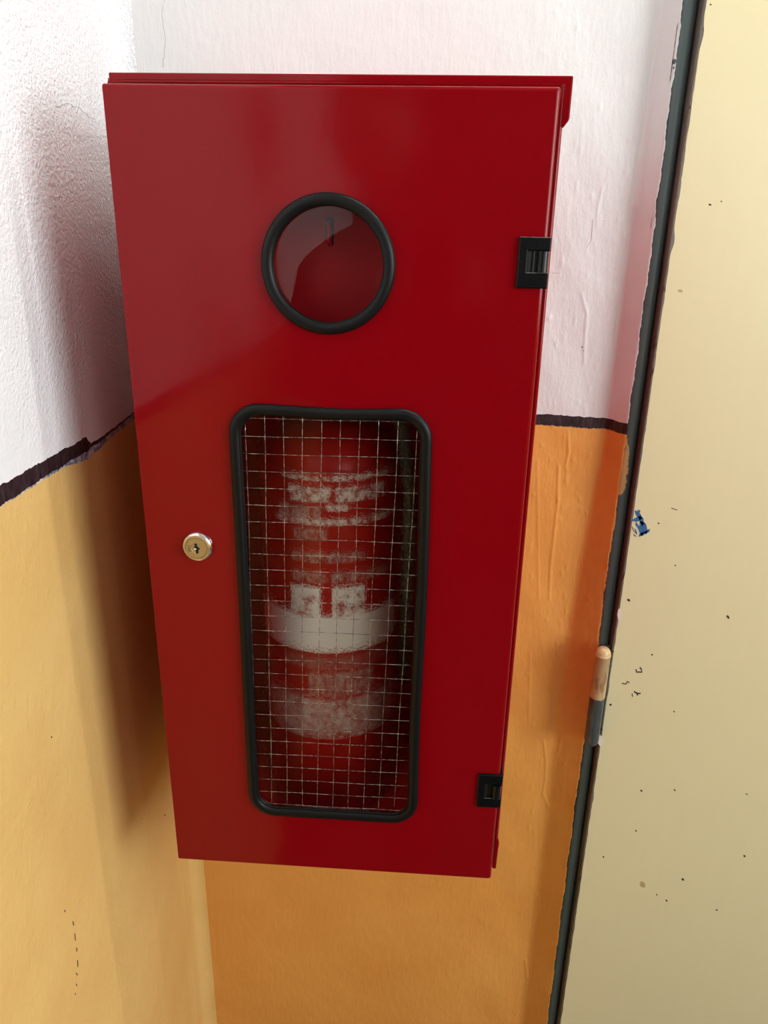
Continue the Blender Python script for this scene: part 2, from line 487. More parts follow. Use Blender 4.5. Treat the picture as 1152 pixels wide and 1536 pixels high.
# blue paint dab: strokes of a brush
dab = []
def blob_poly(cx, cy, rx, ry, n=12, j=.35, rot=0):
    out = []
    for k in range(n):
        a = 2 * math.pi * k / n; r = 1 + random.uniform(-j, j)
        x, y = rx * r * math.cos(a), ry * r * math.sin(a)
        out.append((cx + x * math.cos(rot) - y * math.sin(rot), cy + x * math.sin(rot) + y * math.cos(rot)))
    return out
for (cx, cy, rx, ry, rot) in ((957, 772, 7, 3, .9), (955, 779, 8, 3, -.3), (962, 781, 9, 3.5, 1.2), (966, 789, 9, 4, 1.0), (961, 795, 9, 3.5, 1.1), (965, 800, 7, 3, -.6), (971, 797, 5, 2.2, -.7), (955, 787, 4, 1.5, 1.3), (954, 797, 5, .8, 1.2), (952, 803, 3, .8, .8), (958, 767, 2, 3, 0)):
    local(flake('paint_dab', LF, blob_poly(cx, cy, rx, ry, 14, .3, rot), BLUE), d1)
for (cx, cy, r, mt) in ((1065, 307, 1.9, GRIME), (1021, 436, 2.6, OCHRE), (1092, 925, 2.6, GRIME), (1012, 1150 + 35, 1.6, GRIME), (962, 1186, 1.8, GRIME), (964, 1327, 4.2, OCHRE), (1024, 1319, 2.2, GRIME), (1120, 1191, 1.2, GRIME), (1117, 1284, 1.6, GRIME),
                        (905, 1285, 1.3, GRIME), (954, 1246, 1.2, GRIME), (1000, 1351, 1.4, GRIME), (985, 1342, 1.1, GRIME), (1075, 1365, 1.3, GRIME), (988, 785, 1.2, GRIME), (1013, 848, 1.3, GRIME), (978, 982, 1.3, GRIME), (1011, 1067, 1.4, GRIME), (916, 1057, 1.6, GRIME), (919, 977, 1.6, GRIME), (1082, 277 + 25, 1.2, GRIME), (1066, 7, 1.4, GRIME), (943, 3 + 897, 2.2, GRIME)):
    local(flake('paint_fleck', LF, blob_poly(cx, cy, r * 1.2, r * .8, 9, .35, random.random()), mt), d1)
def stroke(pix, wd):
    L1, L2 = [], []
    for i, (x, y) in enumerate(pix):
        a = pix[max(i - 1, 0)]; b = pix[min(i + 1, len(pix) - 1)]
        dx, dy = b[0] - a[0], b[1] - a[1]; l = math.hypot(dx, dy) or 1
        L1.append((x - dy / l * wd, y + dx / l * wd)); L2.append((x + dy / l * wd, y - dx / l * wd))
    return L1 + L2[::-1]
for pix, wd in (([(954, 1004), (955, 1008), (963, 1008), (962, 1004), (960, 1001)], 1.0), ([(933, 1025), (939, 1026), (941, 1022), (944, 1024)], .8),
                ([(951, 1037), (956, 1040), (961, 1040)], 1.0), ([(948, 1040), (949, 1045)], .6), ([(955, 1040), (957, 1043)], .9), ([(1007, 762), (1016, 765)], .5), ([(948, 790), (951, 797), (955, 800)], .5)):
    local(flake('grime_mark', LF, stroke(pix, wd), GRIME), d1)
for cx, cy, rx, ry in ((901, 1111, 4, 8), (929, 922, 3, 10)):
    local(flake('paint_fleck', LF - .0004, blob_poly(cx, cy, rx, ry, 14, .12), PALE), d1)

# lift-off hinge: cream upper knuckle, bare grey lower knuckle, rounded ends
hroot = empty('hinge', (0, 0, 0)); local(hroot, d1)
hroot.location = (.509, .257, .07); 
d1_loc = Vector(d1.location)
HX, HY, HR = .5096, .2530, .0103
def knuckle(name, z0, z1, r, mat, top):
    pr = []
    if top: pr = [(r * .97, z0), (r, z0 + .001), (r, z1 - .013), (r * 1.03, z1 - .0128), (r * 1.03, z1 - .0115), (r, z1 - .0112)] + [(r * math.cos(math.radians(a)), z1 - .011 + .011 * math.sin(math.radians(a))) for a in range(10, 91, 10)]
    else: pr = [(r * math.cos(math.radians(a)), z0 + .011 - .011 * math.sin(math.radians(a))) for a in range(90, -1, -10)] + [(r, z1 - .001), (r * .97, z1)]
    pr = [(max(a, 1e-5), b) for a, b in pr]
    if top: pr = [(1e-5, z0)] + pr
    else: pr = pr + [(1e-5, z1)]
    V, Fc = lathe(pr, HX, HY, 32)
    return mesh_obj(name, V, Fc, mat, None, True)
def hinge_paint(name, a, b, rough):
    m = M(name); m.color(m.mix(m.step(m.noise(120, 4, .6, None, (1, 1, .3)), .52, .68), a, b)); m.setin(Roughness=rough)
    m.bump(m.noise(150, 3), .4, .0008); return m.m
HC = hinge_paint('hinge cream paint', (.60, .43, .22), (.36, .22, .10), .4)
HG = hinge_paint('hinge grey paint', (.048, .062, .060), (.085, .10, .10), .2)
k1 = knuckle('upper_knuckle', .0745, .1525, HR, HC, True)
k2 = knuckle('lower_knuckle', -.006, .0743, HR * .98, HG, False)
leafp = box('hinge_plate', HX + .002, HX + .0118, HY + .0110, HY + .0130, .0, .148, HG)
for o in (k1, k2, leafp):
    o.parent = hroot; o.matrix_parent_inverse = Matrix.Translation(-hroot.location)
hroot.matrix_parent_inverse = Matrix.Translation(-d1_loc)

# hairline cracks in the plaster
CRK = simple('crack shadow grey plaster', (.42, .39, .37), .9).m
CRKD = simple('dark crack', (.07, .045, .03), .9).m
def crack(parent, pts, mat, r=.0004):
    V, Fc = tube(pts, r, 5); o = mesh_obj('crack', V, Fc, mat); o.parent = parent; return o
def crk_back(pix, mat=CRK, r=.0004, j=1.2):
    out = []
    for (a, b) in zip(pix[:-1], pix[1:]):
        n = max(2, int(math.hypot(b[0] - a[0], b[1] - a[1]) / 5))
        for k in range(n):
            t = k / n; p = at(a[0] + (b[0] - a[0]) * t + random.uniform(-j, j), a[1] + (b[1] - a[1]) * t + random.uniform(-j, j), 1, D - .0006); out.append(p)
    return crack(wb, out, mat, r)
def crk_left(pix, mat=CRK, r=.0004, j=1.2):
    out = []
    for (a, b) in zip(pix[:-1], pix[1:]):
        n = max(2, int(math.hypot(b[0] - a[0], b[1] - a[1]) / 5))
        for k in range(n):
            t = k / n; p = at(a[0] + (b[0] - a[0]) * t + random.uniform(-j, j), a[1] + (b[1] - a[1]) * t + random.uniform(-j, j), 0, XL + .0007); out.append(p)
    return crack(wl, out, mat, r)
crk_back([(247, -3), (243, 18), (245, 40), (248, 60), (247, 80), (244, 95), (243, 108)])
crk_back([(828, 410), (856, 406), (868, 415), (874, 430), (879, 455), (877, 480), (876, 500)], r=.0003)
crk_back([(888, 330), (886, 362), (875, 378), (880, 400)], r=.0003)
crk_left([(85, 160), (105, 155), (112, 162), (118, 160), (133, 176), (150, 180)], r=.00028, j=1.8)
# broken dark cracks low on the left wall
for seg in ([(97, 1365), (99, 1372)], [(110, 1383), (112, 1392)], [(113, 1400), (114, 1415)], [(115, 1422), (116, 1432)], [(117, 1440), (117, 1455)], [(115, 1460), (118, 1466)], [(115, 1476), (116, 1480)], [(113, 1490), (114, 1493)]):
    crk_left(seg, CRKD, .0004, .6)
for (px, py) in ((873, 520), (875, 525), (247, 1222), (77, 1105)):
    (crk_back if px > 500 else crk_left)([(px, py), (px + 1.5, py + 3)], CRKD, .0006, .3)

# ------------------------------------------------------------------ the cabinet
W, H = .35, .7676
cab = empty('extinguisher_cabinet', (W / 2, D, 0), 'tall glossy red metal cabinet on the wall, round window above a wired glass window', 'cabinet')
def cabp(o, parent=None):
    """parent keeping world coordinates"""
    p = parent or cab
    o.parent = p
    o.matrix_parent_inverse = Matrix.Translation(-Vector(cab.location)) if p is cab else Matrix.Identity(4)
    return o
# body: sheet shell with a front lip
BX0, BX1, BZ0, BZ1, BY = -.0055, .3580, -.0085, .7765, .027
bm = bmesh.new(); t_ = .0015
def shell(bm):
    add_box(bm, BX0, BX1, D - .0050, D - .0035, BZ0, BZ1)                       # back
    add_box(bm, BX0, BX0 + t_, BY, D - .0050, BZ0, BZ1)                          # sides
    add_box(bm, BX1 - t_, BX1, BY + .002, D - .0050, BZ0, BZ1)
    add_box(bm, BX0 + t_, BX1 - t_, BY, D - .0050, BZ0, BZ0 + t_)               # bottom and top
    add_box(bm, BX0 + t_, BX1 - t_, BY, D - .0050, BZ1 - t_, BZ1)
shell(bm); bmesh.ops.recalc_face_normals(bm, faces=bm.faces)
body = cabp(bm_obj('body', bm, red_paint('red lacquer of the body', (.44, .004, .008), .3, .14))); body.data.materials.append(RED_IN_LIT)
for p_ in body.data.polygons:                                                  # inner faces get the red lightened to make up for dim light
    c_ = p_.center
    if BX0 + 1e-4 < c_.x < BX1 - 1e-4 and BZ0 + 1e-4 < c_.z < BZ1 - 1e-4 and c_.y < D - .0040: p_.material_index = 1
# rolled rim that frames the opening
rim = rrect(BX0 + .0022, BX1 - .0022, BZ0 + .002, BZ1 - .0022, .0015, 2)
V, Fc = tube([(x, BY - .001, z) for x, z in rim], .0024, 12, True)
cabp(mesh_obj('front_rim', V, Fc, RED, None, True))
bm = bmesh.new()                                                               # inward lip all round
add_box(bm, BX0 + .002, BX0 + .022, BY + .001, BY + .0025, BZ0 + .002, BZ1 - .002)
add_box(bm, BX1 - .022, BX1 - .002, BY + .001, BY + .0025, BZ0 + .002, BZ1 - .002)
add_box(bm, BX0 + .022, BX1 - .022, BY + .001, BY + .0025, BZ0 + .002, BZ0 + .02)
add_box(bm, BX0 + .022, BX1 - .022, BY + .001, BY + .0025, BZ1 - .02, BZ1 - .002)
cabp(bm_obj('front_lip', bm, RED))
def prism(name, poly, y0, y1, mat, bev=.0010):
    bm = bmesh.new(); n = len(poly)
    a = [bm.verts.new((x, y0, z)) for x, z in poly]; b = [bm.verts.new((x, y1, z)) for x, z in poly]
    bm.faces.new(a); bm.faces.new(b[::-1])
    for i in range(n): bm.faces.new((a[i], b[i], b[(i + 1) % n], a[(i + 1) % n]))
    bmesh.ops.recalc_face_normals(bm, faces=bm.faces)
    if bev: bmesh.ops.bevel(bm, geom=list(bm.edges), offset=bev, segments=3, profile=.5, affect='EDGES')
    return bm_obj(name, bm, mat)
x1 = .3630
cabp(prism('top_cap', [(BX0 + .0020, .7800), (x1, .7800), (x1, .7500), (.3588, .7440), (.3560, .7440), (.3560, .7740), (BX0 + .0022, .7740)], .0235, .060, RED, .0012))
cabp(prism('bottom_cap', [(.3545, -.0095), (.3585, -.0095), (.3595, .0290), (.3580, .0340), (.3545, .0340)], .0235, .060, RED, .0008))

# door: folded sheet with two openings
droot = cab
CX, CZ = .1750, .6382
RXA, RXB, RZA, RZB = .0912, .2622, .0765, .5165
def door_mesh():
    bm = bmesh.new(); r = .0028; seg = 5
    def ring(poly, y): return [bm.verts.new((x, y, z)) for x, z in poly]
    def bridge(a, b):
        n = len(a)
        for i in range(n): bm.faces.new((a[i], a[(i + 1) % n], b[(i + 1) % n], b[i]))
    outer = []
    for k in range(seg + 1):
        a = math.radians(90 * k / seg); ins = r * (1 - math.sin(a)); y = r * (1 - math.cos(a)); s_ = ins * .3
        outer.append(ring(rrect(s_ - .0004, W + .0008 - ins, s_ - .0004, H + .0008 - ins, .0016, 4), y))
    for a, b in zip(outer[:-1], outer[1:]): bridge(a, b)
    back = ring(rrect(-.0004, W + .0008, -.0004, H + .0008, .0016, 4), .0195); bridge(outer[-1], back)
    back2 = ring(rrect(.0015, W - .0015, .0015, H - .0015, .001, 4), .0195); bridge(back, back2)
    inn = ring(rrect(.0015, W - .0015, .0015, H - .0015, .001, 4), .0016); bridge(back2, inn)
    circ = [(CX + .0520 * math.cos(2 * math.pi * k / 72), CZ + .0520 * math.sin(2 * math.pi * k / 72)) for k in range(72)]
    rec = rrect(RXA, RXB, RZA, RZB, .021, 10)
    h1, h1b = ring(circ, 0), ring(circ, .0016); h2, h2b = ring(rec, 0), ring(rec, .0016)
    bridge(h1b, h1); bridge(h2b, h2)
    def cap(loops):
        ed = []
        for l in loops:
            for i in range(len(l)):
                e = bm.edges.get((l[i], l[(i + 1) % len(l)])) or bm.edges.new((l[i], l[(i + 1) % len(l)])); ed.append(e)
        bmesh.ops.triangle_fill(bm, edges=ed, use_beauty=True, normal=(0, -1, 0))
    cap([outer[0], h1, h2]); cap([inn, h1b, h2b])
    bmesh.ops.recalc_face_normals(bm, faces=bm.faces)
    return bm
door = cabp(bm_obj('door', door_mesh(), RED))
def dp(o):  # sub-part of the door, world coordinates kept
    o.parent = door; return o
# rubber gaskets: D-shaped lip swept round the openings
def gasket(name, path):
    pr = []
    for k in range(16):
        a = 2 * math.pi * k / 16; pr.append((math.cos(a) * 1.0, math.sin(a) * .72))
    V, Fc = tube([(x, -.0020 + dy, z) for x, z, dy in path], .0050, 16, True, pr)
    return dp(mesh_obj(name, V, Fc, RUBBER, None, True))
ci = [(CX + .0502 * math.cos(2 * math.pi * k / 96), CZ + .0502 * math.sin(2 * math.pi * k / 96), .0) for k in range(96)]
gasket('round_gasket', ci)
ci = [(CX + .0466 * math.cos(2 * math.pi * k / 96), CZ + .0466 * math.sin(2 * math.pi * k / 96)) for k in range(96)]
V, Fc = tube([(x, .0002, z) for x, z in ci], .0015, 10, True); dp(mesh_obj('round_gasket_lip', V, Fc, RUBBER, None, True))
def resample(poly, step):
    out = []
    n = len(poly)
    for i in range(n):
        a, b = poly[i], poly[(i + 1) % n]; L = math.hypot(b[0] - a[0], b[1] - a[1]); m = max(1, int(L / step))
        for k in range(m): out.append((a[0] + (b[0] - a[0]) * k / m, a[1] + (b[1] - a[1]) * k / m))
    return out
def wob(x, z):
    s = .0008 * math.sin(z * 19 + 1) * (1 if x > .175 else .4)
    sag = -.0022 * math.exp(-((x - .185) / .045) ** 2) if z > .45 else 0
    return x + s, z + sag
rp = [(*wob(x, z), 0) for x, z in resample(rrect(.0905, .2615, .0765, .5175, .0235, 10), .006)]
gasket('window_gasket', rp)
rp = [(*wob(x, z), 0) for x, z in resample(rrect(.0945, .2575, .0805, .5135, .0200, 10), .006)]
V, Fc = tube([(x, .0002, z) for x, z, _ in rp], .0017, 10, True); dp(mesh_obj('window_gasket_lip', V, Fc, RUBBER, None, True))

# glazing
def clear_glass(name, tint, refl=1.0, rg=.015):
    m = M(name); t = m.t; t.nodes.remove(m.b)
    tr = m.n('ShaderNodeBsdfTransparent'); tr.inputs[0].default_value = (*tint, 1)
    gl = m.n('ShaderNodeBsdfGlossy'); gl.inputs['Roughness'].default_value = rg
    fr = m.n('ShaderNodeFresnel'); fr.inputs[0].default_value = 1.5
    mx = m.n('ShaderNodeMixShader'); m.l(m.math('MULTIPLY', fr.outputs[0], refl), mx.inputs[0])
    b = m.n('ShaderNodeBump'); b.inputs['Strength'].default_value = .2; b.inputs['Distance'].default_value = .0006
    m.l(m.noise(16, 1), b.inputs['Height']); m.l(b.outputs[0], gl.inputs['Normal'])
    m.l(tr.outputs[0], mx.inputs[1]); m.l(gl.outputs[0], mx.inputs[2]); m.l(mx.outputs[0], m.out.inputs[0])
    return m.m
def rolled_glass():
    m = M('rolled patterned glass'); m.t.nodes.remove(m.b)
    tr = m.n('ShaderNodeBsdfTransparent'); tr.inputs[0].default_value = (.97, .98, .95, 1)
    rf = m.n('ShaderNodeBsdfRefraction'); rf.inputs['IOR'].default_value = 1.045; rf.inputs['Roughness'].default_value = .04
    rf.inputs['Color'].default_value = (.97, .98, .95, 1)
    b = m.n('ShaderNodeBump'); b.inputs['Strength'].default_value = 1; b.inputs['Distance'].default_value = .0042
    m.l(m.noise(300, 2, .6, None, None, .4), b.inputs['Height']); m.l(b.outputs[0], rf.inputs['Normal'])
    mx = m.n('ShaderNodeMixShader'); mx.inputs[0].default_value = .62
    m.l(tr.outputs[0], mx.inputs[1]); m.l(rf.outputs[0], mx.inputs[2]); m.l(mx.outputs[0], m.out.inputs[0])
    return m.m
G_ROUND = clear_glass('clear glass', (.98, .98, .98), .68)
G_FRONT = clear_glass('clear glass front', (.98, .98, .97), .32, .06)
G_ROLL = rolled_glass()
def pane(name, poly, y0, y1, m0, m1):
    n = len(poly); V = [(x, y0, z) for x, z in poly] + [(x, y1, z) for x, z in poly]
    Fc = [tuple(range(n - 1, -1, -1)), tuple(range(n, 2 * n))] + [(i, i + 1 if i + 1 < n else 0, n + (i + 1) % n, n + i) for i in range(n)]
    o = mesh_obj(name, V, Fc, m0); o.data.materials.append(m1); o.data.polygons[1].material_index = 1
    bm = bmesh.new(); bm.from_mesh(o.data); bmesh.ops.recalc_face_normals(bm, faces=bm.faces); bm.to_mesh(o.data); bm.free()
    assert o.data.polygons[0].normal.y < 0
    return dp(o)
pane('round_pane', [(CX + .0500 * math.cos(2 * math.pi * k / 64), CZ + .0500 * math.sin(2 * math.pi * k / 64)) for k in range(64)], .0022, .0050, G_ROUND, clear_glass('clear glass back', (.95, .95, .95), .3))
pane('wired_pane', rrect(.0925, .2600, .0790, .5155, .020, 10), .0022, .0075, G_FRONT, G_ROLL)
# the wire grid held in the pane's face
WIRE = M('bright twisted wire'); WIRE.b.inputs['Metallic'].default_value = .9
WIRE.color(WIRE.mix(WIRE.step(WIRE.noise(260, 2, .6), .42, .62), (.14, .13, .12), (.75, .73, .69))); WIRE.setin(Roughness=.35)
WIRE = WIRE.m
V, Fc = [], []
def add_wire(pts, r):
    v, f = tube(pts, r, 5); b = len(V); V.extend(v); Fc.extend([tuple(i + b for i in q) for q in f])
for k in range(10):
    xt = .0998 + .0170 * k; ph = random.uniform(0, 6)
    add_wire([(xt - .0112 * (.5078 - z) / .41 * (.6 + .045 * k) + .0003 * math.sin(z * 40 + ph) + random.uniform(-.00008, .00008), .00165, z) for z in np.linspace(.513 if 0 < k < 9 else .503, .0815 if 0 < k < 9 else .09, 60)], .00026)
for k in range(27):
    z = .5081 - .01633 * k; ph = random.uniform(0, 6)
    x0, x1_ = (.0948, .2570)
    if k == 0: x0, x1_ = .099, .252
    add_wire([(x, .00155, z + .0012 * (x - .099) / .16 + .00022 * math.sin(x * 60 + ph) + random.uniform(-.00008, .00008)) for x in np.linspace(x0, x1_, 34)], .00026)
wm = dp(mesh_obj('wire_mesh', V, Fc, WIRE, None, True))

# lock: chrome bezel, brass core with keyway and number
LX, LZ = .0496, .3838
lock = empty('lock', (0, 0, 0)); lock.parent = door
V, Fc = lathe([(.0149, -.0001), (.0150, -.0012), (.0140, -.0036), (.0126, -.0050), (.0118, -.0050), (.0116, -.0040)], LX, LZ, 64, 'y')
o = mesh_obj('bezel', V, Fc, CHROME, None, True); o.parent = lock
V, Fc = lathe([(.0121, -.0030), (.0121, -.0054), (.0119, -.0058), (.0105, -.0058), (.0102, -.0052), (.0099, -.0058), (.0050, -.0058), (.0046, -.0056), (.0001, -.0056)], LX - .0004, LZ, 64, 'y')
o = mesh_obj('lock_core', V, Fc, BRASS, None, False); o.parent = lock
def tilt(poly, ang, cx, cz):
    c, s = math.cos(ang), math.sin(ang); return [(cx + x * c - z * s, cz + x * s + z * c) for x, z in poly]
kw = tilt([(-.0012, .0050), (.0010, .0050), (.0012, .0020), (.0028, .0004), (.0028, -.0008), (.0012, -.0022), (.0010, -.0050), (-.0012, -.0050), (-.0012, -.0020), (-.0026, .0002), (-.0024, .0012), (-.0012, .0022)], .12, LX - .0002, LZ - .0003)
o = prism('keyway', kw, -.0060, -.0050, DARK, 0); o.parent = lock
o = mesh_obj('key_shutter', *lathe([(.00001, -.0064), (.0012, -.0063), (.0014, -.0058)], LX - .0018, LZ - .0012, 16, 'y'), CHROME, None, True); o.parent = lock
def text_obj(name, s, size, loc, rot, mat, parent, ext=.0001):
    cu = bpy.data.curves.new(name, 'FONT'); cu.body = s; cu.size = size; cu.extrude = ext; cu.align_x = 'CENTER'; cu.align_y = 'CENTER'
    o = bpy.data.objects.new(name, cu); scene.collection.objects.link(o)
    bpy.context.view_layer.update()
    me = bpy.data.meshes.new_from_object(o.evaluated_get(bpy.context.evaluated_depsgraph_get()))
    bpy.data.objects.remove(o)
    o = bpy.data.objects.new(name, me); scene.collection.objects.link(o); me.materials.clear(); me.materials.append(mat)
    o.location = loc; o.rotation_euler = rot; o.parent = parent; return o
text_obj('number', '108', .0050, (LX - .0072, -.00590, LZ), (math.radians(90), math.radians(90), 0), INK, lock)

# black plastic hinges wrapping the right edge of the door
def hinge(z0, z1, n0, n1, proud):
    r = empty('hinge', (0, 0, 0)); r.parent = door
    xa, xb = .3283, .3535
    bm = bmesh.new()
    outl = [(xa, z0), (xb, z0), (xb, n0), (xa + .0075, n0), (xa + .0075, n1), (xb, n1), (xb, z1), (xa, z1)]
    a = [bm.verts.new((x, -proud, z)) for x, z in outl]; b = [bm.verts.new((x, -.0002 if x < .35 else .019, z)) for x, z in outl]
    bm.faces.new(a); bm.faces.new(b[::-1])
    for i in range(8): bm.faces.new((a[i], b[i], b[(i + 1) % 8], a[(i + 1) % 8]))
    bmesh.ops.recalc_face_normals(bm, faces=bm.faces)
    front = [e for e in bm.edges if all(abs(v.co.y + proud) < 1e-6 for v in e.verts)]
    bmesh.ops.bevel(bm, geom=front, offset=.0010, segments=3, profile=.5, affect='EDGES')
    o = bm_obj('plate', bm, PLASTIC); o.parent = r
    o = box('recess_floor', xa + .0070, xb - .0010, -.0012, -.0001, n0 - .0005, n1 + .0005, DARK); o.parent = r
    V, Fc = tube([(xb - .0055, -.0012, n0 + .0003), (xb - .0055, -.0012, n1 - .0003)], .0046, 20)
    o = mesh_obj('barrel', V, Fc, PLASTIC, None, False); o.parent = r
    V, Fc = tube([(xa + .0125, -.0006, n0 + .0003), (xa + .0125, -.0006, n1 - .0003)], .0018, 12)
    o = mesh_obj('inner_barrel', V, Fc, PLASTIC, None, False); o.parent = r
    V, Fc = tube([(xa + .0072, -proud - .0001, n0 - .0001), (xb - .001, -proud - .0001, n0 - .0001)], .00022, 6)
    o = mesh_obj('bright_edge', V, Fc, simple('pale plastic edge', (.16, .16, .16), .3).m); o.parent = r  # thin paler grey line along the lower edge of the notch
hinge(.6238, .6630, .6360, .6525, .0032)
hinge(.0995, .1410, .1120, .1290, .0030)

# red plate added close behind the round window to brighten the red there
bm = bmesh.new(); add_box(bm, .0850, .2650, .0700, .0715, .5780, .7050)
for x_ in (.0850, .2635): add_box(bm, x_, x_ + .0015, .0715, D - .005, .5780, .7050)
cabp(bm_obj('added_bright_plate', bm, RED_IN_LIT))
# hook seen through the round window
hk = empty('hanging_hook', (0, 0, 0)); cabp(hk)
hk.matrix_parent_inverse = Matrix.Translation(-Vector(cab.location))
V, Fc = tube([(.1665, .0702, .6730), (.1664, .0660, .6725), (.1663, .0650, .6705), (.1669, .0652, .6560), (.1675, .0670, .6537)], [.0018, .0019, .0020, .0020, .0017], 10)
o = mesh_obj('hook', V, Fc, RED_IN_LIT, None, True); o.parent = hk
o = box('slot', .1642, .1706, .0692, .0701, .6722, .6765, DARK); o.parent = hk
o = box('slot', .1692, .1706, .0692, .0701, .6537, .6722, DARK); o.parent = hk

# ------------------------------------------------------------------ the extinguisher standing in the cabinet
EX, EY, ER = .1545, .1600, .0795
ext = empty('fire_extinguisher', (EX, EY, BZ0 + t_), 'red fire extinguisher with white label bands, standing inside the cabinet behind the wired glass', 'fire extinguisher')
def ep(o): return local(o, ext)
E_RED = red_paint('extinguisher red', (.46, .012, .008), .1, .3)
prf = [(.0001, .004), (.055, .004), (.066, -.004), (.074, -.0068), (.0780, -.0060), (.0792, .000), (ER, .012)] + [(ER, .425)]
prf += [(ER * math.cos(math.radians(a)) ** .8 + .0001, .425 + .060 * math.sin(math.radians(a))) for a in range(8, 80, 8)] + [(.018, .485), (.018, .500), (.0001, .500)]
prf = [(max(a, .0001), b) for a, b in prf]
V, Fc = lathe(prf, EX, EY, 72); ep(mesh_obj('cylinder', V, Fc, E_RED, None, True))
VALVE = simple('dark valve metal', (.05, .05, .05), .35, .8).m
V, Fc = lathe([(.0001, .498), (.019, .498), (.019, .506), (.015, .510), (.015, .532), (.011, .536), (.0001, .536)], EX, EY, 24); ep(mesh_obj('valve', V, Fc, VALVE))
V, Fc = tube([(EX - .012, EY, .532), (EX + .02, EY, .545), (EX + .075, EY, .552)], [.006, .007, .005], 8); ep(mesh_obj('squeeze_lever', V, Fc, RUBBER))
V, Fc = tube([(EX - .010, EY, .520), (EX + .03, EY, .522), (EX + .080, EY, .512)], [.006, .006, .005], 8); ep(mesh_obj('carry_handle', V, Fc, RUBBER))
hs = [(EX + .010, EY - .012, .515), (EX + .045, EY - .015, .514), (EX + .080, EY - .02, .475), (EX + .0905, EY - .02, .40), (EX + .091, EY - .015, .28), (EX + .090, EY - .01, .15)]
V, Fc = tube(hs, .0085, 12); ep(mesh_obj('hose', V, Fc, simple('grey hose', (.07, .062, .05), .5).m, None, True))

def arc_patch(rows, z0, z1, x0, x1, n=48, lift=.0005, sag=0.0):
    """curved label patch between image-free x limits on the cylinder's front"""
    V, Fc = [], []; R_ = ER + lift
    a0, a1 = math.asin(max(-1, min(1, (x0 - EX) / R_))), math.asin(max(-1, min(1, (x1 - EX) / R_)))
    for i in range(rows + 1):
        for k in range(n + 1):
            a = a0 + (a1 - a0) * k / n
            dz = sag * math.cos(a)
            V.append((EX + R_ * math.sin(a), EY - R_ * math.cos(a), z0 + (z1 - z0) * i / rows - dz))
    for i in range(rows):
        for k in range(n):
            b = i * (n + 1) + k; Fc.append((b, b + 1, b + n + 2, b + n + 1))
    return V, Fc
def print_mat(name, col, lo, hi, scale=170, sc3=(1, 1, 1), under=(.40, .012, .008)):
    m = M(name); f = m.step(m.noise(scale, 3, .6, None, sc3), lo, hi)
    m.color(m.mix(f, under, col)); m.setin(Roughness=.3); return m.m
LAB_RED = simple('label red', (.44, .014, .008), .3).m
SOLID = print_mat('label white', (.93, .91, .87), -.1, .25, 60)
TXT = print_mat('label print', (.80, .74, .68), .40, .56, 210, (1, 1, .6))
FAINT = print_mat('label small print', (.55, .42, .36), .40, .66, 260, (1, 1, .5))
PICT = print_mat('label pictogram', (.86, .84, .79), .36, .48, 105)
ep(mesh_obj('label', *arc_patch(1, .085, .436, EX - .0755, EX + .0755, 64, .0004), LAB_RED, None, True))
def rowz(py): return at(510, py, 1, EY - ER).z
def colx(px, py=850): return at(px, py, 1, EY - ER).x
def printed(name, py0, py1, px0, px1, mat, sag=0, lift=.0008, pyr=None):
    z0, z1 = rowz(py1), rowz(py0)
    V, Fc = arc_patch(1, z0, z1, colx(px0, (py0 + py1) / 2), colx(px1, (py0 + py1) / 2), 40, lift, 0)
    o = mesh_obj(name, V, Fc, mat, None, True); ep(o); return o
printed('print_line', 716, 723, 420, 586, TXT)
printed('heading', 733, 755, 431, 496, TXT); printed('heading', 733, 755, 503, 573, TXT)
printed('print_line', 759, 768, 488, 522, TXT); printed('small_print', 762, 780, 415, 480, FAINT)
printed('print_line', 781, 790, 410, 590, TXT)
printed('small_print', 796, 812, 440, 490, FAINT)
printed('small_print', 832, 846, 436, 545, FAINT)
printed('small_print', 862, 876, 438, 492, FAINT); printed('small_print', 862, 876, 496, 580, FAINT)
printed('pictogram', 884, 928, 435, 481, PICT); printed('pictogram', 884, 928, 498, 545, PICT)
ep(mesh_obj('white_band', *arc_patch(1, rowz(981), rowz(927), EX - .0760, EX + .0760, 64, .0007), SOLID, None, True))
printed('small_print', 988, 1006, 425, 585, print_mat('label faint a', (.46, .22, .18), .35, .7, 200))
printed('small_print', 1012, 1046, 463, 558, FAINT)
ep(mesh_obj('lower_band', *arc_patch(1, rowz(1110), rowz(1052), EX - .0765, EX + .0765, 64, .0007), print_mat('label lower band', (.74, .66, .60), .34, .68, 150), None, True))

# ------------------------------------------------------------------ ceiling tube lamp above the door
lampr = empty('ceiling_lamp', (1.0, -.02, ZC), 'long white tube lamp on the ceiling above the cream door', 'lamp')
local(box('housing', .42, 1.62, -.045, .005, ZC - .035, ZC - .001, WF, None, .004), lampr)
em = M('lit tube'); em.b.inputs['Emission Color'].default_value = (1, .96, .9, 1); em.b.inputs['Emission Strength'].default_value = 88
V, Fc = tube([(.45, -.02, ZC - .052), (1.59, -.02, ZC - .052)], .014, 12)
local(mesh_obj('lamp_tube', V, Fc, em.m, None, True), lampr)

